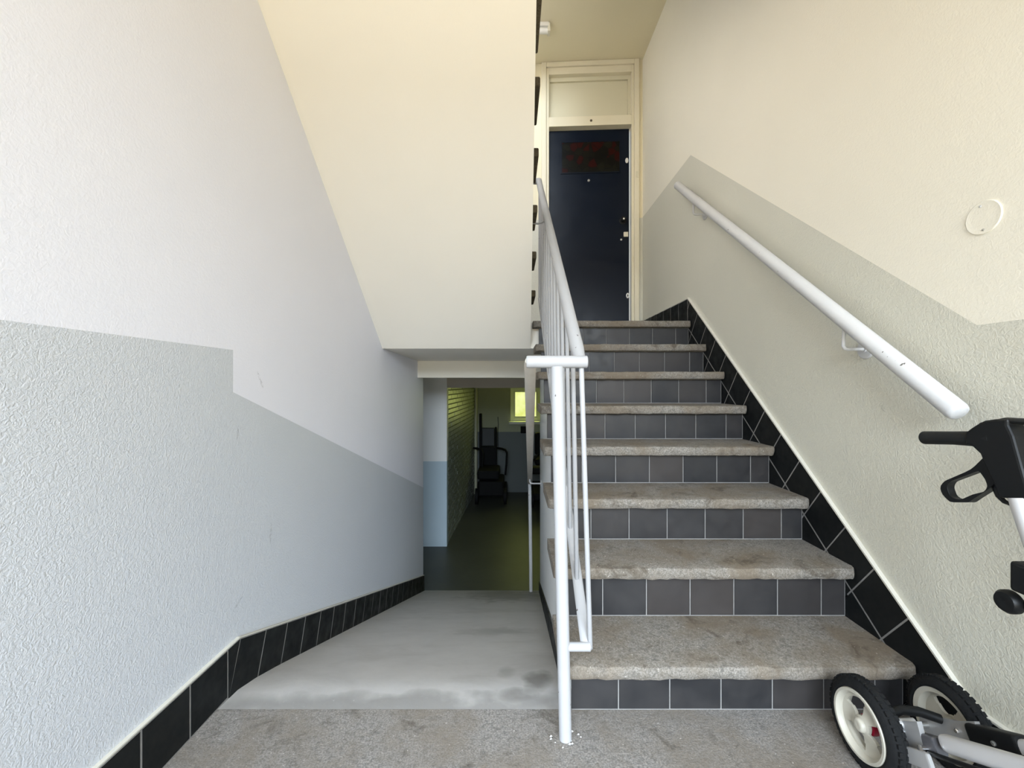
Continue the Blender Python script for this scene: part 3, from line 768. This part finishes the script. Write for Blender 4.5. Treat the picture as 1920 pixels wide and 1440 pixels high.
for side, (xf, xl) in enumerate(((.962, .972), (1.098, 1.097))):
    f_ = fork(xf)
    b = MB(); b.lathe([(-.03, .006), (.012, .006)], (xf, YW, ZW), (1, 0, 0), 12); b.build('axle', M['steel'], f_, orl, smooth=40)
    b = MB(); b.lathe([(0, .006), (.004, .006), (.006, .004)], (xf - .006, 1.045, leg_line(1.045) + .002), (-1, 0, 0), 12); b.build('bolt', M['chrome'], f_, orl, smooth=40)
    if side:
        cl = bar(xl - .018, xl + .018, 1.012, .91, leg_line, .052, 'leg_clamp', M['black'])
        b = MB(); b.lathe([(0, .005), (.003, .005), (.004, .003)], (xl - .018, .955, leg_line(.955)), (-1, 0, 0), 12); b.build('bolt', M['steel'], cl, orl, smooth=40)
    else:
        cl = bar(xl - .016, xl + .012, 1.045, .965, lambda y: leg_line(y) - .012, .038, 'leg_clamp', M['dark_ally'])
        b = MB(); b.tube([(xl - .022, 1.052, .172), (xl + .016, 1.046, .178)], .0115, 16); b.build('clamp_pin', M['ally'], cl, orl, smooth=40)
        b = MB(); b.tube([(xl - .03, .985, leg_line(.985) - .022), (xl, .985, leg_line(.985) - .022)], .008, 12); b.build('bolt', M['chrome'], cl, orl, smooth=40)
    bar(xl - .014, xl + .014, .962 if side == 0 else .94, .665, leg_line, .036 if side == 0 else .038, 'rear_leg', M['tube'], p=2.6, round_end=.014)
bar(.938, .950, 1.075, .96, lambda y: leg_line(y) - .045, .034, 'brake_arm', M['ally'], round_end=.005)
bar(.948, .958, .975, .70, lambda y: leg_line(y) - .028, .010, 'brake_cable', M['black'], p=2, round_end=.002)
b = MB(); b.tube([(.955, 1.085, .165), (1.0, 1.098, .172), (1.05, 1.10, .165), (1.09, 1.085, .158)], .011, 10); b.build('folding_link', M['black'], t_, orl, smooth=40)
b = MB(); b.tube([(.975, .90, .22), (1.095, .87, .24)], .009, 10); b.build('folding_link', M['black'], t_, orl, smooth=40)

HX = .93
def yz_px(lst, x=HX): return lst
housing = [(.861, .912), (.850, .922), (.840, .930), (.8267, .939), (.808, .9435), (.787, .945), (.787, .934), (.779, .915), (.752, .805), (.8009, .7967), (.8105, .8216), (.824, .850), (.8331, .8736), (.8474, .886), (.861, .888)]
out_px = [(1853, 853), (1840, 873), (1817, 885), (1777, 902), (1768, 913), (1773, 927), (1788, 942), (1823, 942), (1833, 935), (1860, 918), (1877, 903), (1875, 875)]
HANDLES = []
LV_OUT = [(.8331, .8713), (.8455, .8483), (.8681, .8310), (.9106, .8028), (.9208, .7878), (.9151, .7732), (.8986, .7606), (.8621, .7708), (.8522, .7810), (.8267, .8054), (.8113, .8244), (.8131, .8525)]
LV_IN = [(.8435, .8392), (.8575, .8300), (.8996, .8042), (.9051, .7916), (.8986, .7741), (.8878, .7703), (.8753, .7735), (.8552, .7884), (.8331, .8001), (.8276, .8107), (.8313, .8234)]
def star(poly, c, n):
    res = []
    for k in range(n):
        a = 2 * math.pi * k / n; d = (math.cos(a), math.sin(a)); best = None
        for i in range(len(poly)):
            p, q = poly[i - 1], poly[i]; ex, ey = q[0] - p[0], q[1] - p[1]
            den = d[0] * ey - d[1] * ex
            if abs(den) < 1e-12: continue
            t1 = ((p[0] - c[0]) * ey - (p[1] - c[1]) * ex) / den; t2 = ((p[0] - c[0]) * d[1] - (p[1] - c[1]) * d[0]) / den
            if t1 > 0 and -1e-9 <= t2 <= 1 + 1e-9: best = t1 if best is None else max(best, t1)
        res.append((c[0] + d[0] * best, c[1] + d[1] * best))
    return res
def smoothp(p, it=2):
    for _ in range(it):
        p = [((p[i - 1][0] + 4 * p[i][0] + p[(i + 1) % len(p)][0]) / 6, (p[i - 1][1] + 4 * p[i][1] + p[(i + 1) % len(p)][1]) / 6) for i in range(len(p))]
    return p
for side, hx in enumerate((.93, 1.10)):
    b = MB(); b.yz(housing, hx - .017, hx + .017)
    hs_ = b.build('handle_housing', M['black'], t_, orl)
    bv = hs_.modifiers.new('soft', 'BEVEL'); bv.width = .004; bv.segments = 2; bv.limit_method = 'ANGLE'
    b = MB(); P = [Vector((hx, .967, .8885)), Vector((hx, .965, .8888)), Vector((hx, .961, .889)), Vector((hx, .90, .896)), Vector((hx, .85, .9005)), Vector((hx, .82, .905))]
    b.tube(P, [.006, .011, .0145, .014, .0155, .018], 20); b.build('grip', M['grip'], hs_, orl, smooth=40)
    b = MB(); b.tube([(hx, .84, .930), (hx, .80, .9415), (hx, .75, .942), (hx, .70, .930), (hx, .675, .90), (hx, .68, .85)], [.005, .006, .006, .006, .006, .006], 12, sq=2.2, up=(0, 0, 1)); b.build('hand_loop', M['grip'], hs_, orl, smooth=50)
    N = 56; c = (.866, .803)
    O_, I_ = smoothp(star(LV_OUT, c, N), 1), smoothp(star(LV_IN, c, N), 1)
    vs = [(hx - .008, *p) for p in O_] + [(hx - .008, *p) for p in I_] + [(hx + .008, *p) for p in O_] + [(hx + .008, *p) for p in I_]
    fs = []
    for i in range(N):
        j = (i + 1) % N
        fs += [(i, j, N + j, N + i), (2 * N + i, 3 * N + i, 3 * N + j, 2 * N + j), (i, 2 * N + i, 2 * N + j, j), (N + i, N + j, 3 * N + j, 3 * N + i)]
    lv = MB().add(vs, fs).build('brake_lever', M['black'], hs_, orl, smooth=40)
    bv = lv.modifiers.new('soft', 'BEVEL'); bv.width = .003; bv.segments = 2; bv.limit_method = 'ANGLE'
    b = MB(); b.tube([(hx, .818, .822), (hx, .8195, .807), (hx, .815, .796), (hx, .806, .788), (hx, .794, .785)], [.005, .005, .0048, .0042, .003], 10); b.build('parking_catch', M['black'], hs_, orl, smooth=40)
    b = MB(); b.tube([(hx, .7745, .803), (hx, .770, .785), (hx, .565, .13)], .0205, 20); tb = b.build('main_tube', M['tube'], t_, orl, smooth=40)
    MB().cbox(hx - .026, hx + .026, .715, .777, .635, .69, .006).build('tube_collar', M['black'], tb, orl)
    b = MB(); b.tube([(hx, .725, .62), (hx, .78, .607)], .009, 10); b.lathe([(0, .008), (.006, .018), (.010, .021), (.020, .021), (.026, .017), (.027, .010), (.024, 0)], (hx + .006, .79, .607), (-1, 0, 0), 24); b.build('height_knob', M['black'], tb, orl, smooth=35)
    b = MB(); b.tube([(hx + .02, .57, .15), (hx + .02, .50, ZW)], .011, 12); b.build('front_fork', M['ally'], t_, orl, smooth=40)

# ------------------------------------------------------------------ things standing in the dim cellar
ow = (-0.4, 7.7, CF)
t_ = thing('wheelchair', 'dark high-backed wheelchair with looped armrest standing left under the cellar window', 'wheelchair', ow)
X0, Y0 = -.58, 7.72
MB().cbox(X0 - .03, X0 + .02, Y0 + .2, Y0 + .26, CF + .1, .46, .01).build('push_post', M['scooter'], t_, ow)
MB().cbox(X0 + .02, X0 + .26, Y0 + .16, Y0 + .22, -.14, .20, .015).build('headrest_panel', M['slate'], t_, ow)
MB().cbox(X0 + .26, X0 + .30, Y0 + .2, Y0 + .26, CF + .1, .21, .01).build('back_post', M['scooter'], t_, ow)
MB().cbox(X0 + .0, X0 + .30, Y0 + .14, Y0 + .2, -.62, -.15, .02).build('backrest', M['scooter'], t_, ow)
MB().cbox(X0 - .02, X0 + .36, Y0 - .38, Y0 + .16, -.64, -.48, .03).build('seat', M['scooter'], t_, ow)
for ax in (X0 + .04, X0 + .47):
    b = MB(); b.tube([(ax - .16, Y0 + .12, -.165), (ax - .08, Y0, -.16), (ax - .01, Y0 - .05, -.175), (ax + .02, Y0 - .08, -.22), (ax + .01, Y0 - .08, -.42), (ax - .01, Y0 - .08, -.62)], [.018, .02, .02, .018, .02, .018], 12); b.build('armrest', M['scooter'], t_, ow, smooth=50)
MB().cbox(X0 + .0, X0 + .44, Y0 - .42, Y0 + .22, -.92, -.66, .03).build('motor_box', M['scooter'], t_, ow)
for wx in (X0 - .03, X0 + .46):
    for wy in (Y0 - .33, Y0 + .18):
        b = MB(); b.lathe([(-.03, .09), (-.025, .135), (.025, .135), (.03, .09)], (wx, wy, CF + .137), (1, 0, 0), 24); b.build('wheel', M['scooter'], t_, ow, smooth=35)
ow = (0.55, 7.4, CF)
t_ = thing('mobility_scooter', 'black mobility scooter half hidden behind the passage wall below the cellar window', 'scooter', ow)
MB().cbox(.36, .86, 7.05, 8.0, -.93, -.80, .03).build('deck', M['scooter'], t_, ow)
MB().cbox(.40, .84, 7.45, 7.9, -.42, -.30, .04).build('seat', M['scooter'], t_, ow)
MB().cbox(.55, .70, 7.6, 7.75, -.80, -.42, .01).build('seat_post', M['scooter'], t_, ow)
MB().cbox(.42, .82, 7.84, 7.94, -.30, .12, .04).build('backrest', M['scooter'], t_, ow)
b = MB(); b.tube([(.60, 7.08, -.85), (.56, 7.16, -.30), (.52, 7.2, -.12)], .03, 12); b.build('tiller', M['scooter'], t_, ow, smooth=40)
b = MB(); b.tube([(.30, 7.2, -.36), (.36, 7.2, -.28), (.46, 7.2, -.16), (.60, 7.2, -.10), (.74, 7.2, -.22)], [.02, .016, .014, .014, .018], 10); b.build('handlebar', M['scooter'], t_, ow, smooth=40)
MB().cbox(.26, .62, 7.10, 7.32, -.50, -.38, .04).build('front_basket', M['scooter'], t_, ow)
for wx in (.33, .86):
    for wy in (7.2, 7.85):
        b = MB(); b.lathe([(-.035, .09), (-.03, .135), (.03, .135), (.035, .09)], (wx, wy, CF + .137), (1, 0, 0), 24); b.build('wheel', M['scooter'], t_, ow, smooth=35)
ow = (.23, 8.17, .1)
t_ = thing('socket_box', 'small dark socket box on the cellar wall just below the window sill', 'socket box', ow)
MB().cbox(.165, .29, 8.14, 8.199, .07, .20, .006).build('box_body', M['scooter'], t_, ow)
MB().cbox(.175, .28, 8.132, 8.141, .08, .19, .004).build('box_lid', M['scooter'], t_, ow)
b = MB(); b.tube([(-.27, 8.18, .38), (-.262, 8.185, .22), (-.272, 8.18, .02), (-.265, 8.185, -.2)], .006, 8)
o = b.build('wall_cable', M['slate'], None, smooth=50); o['label'] = 'thin dark cable hanging on the cellar back wall behind the wheelchair'; o['category'] = 'cable'
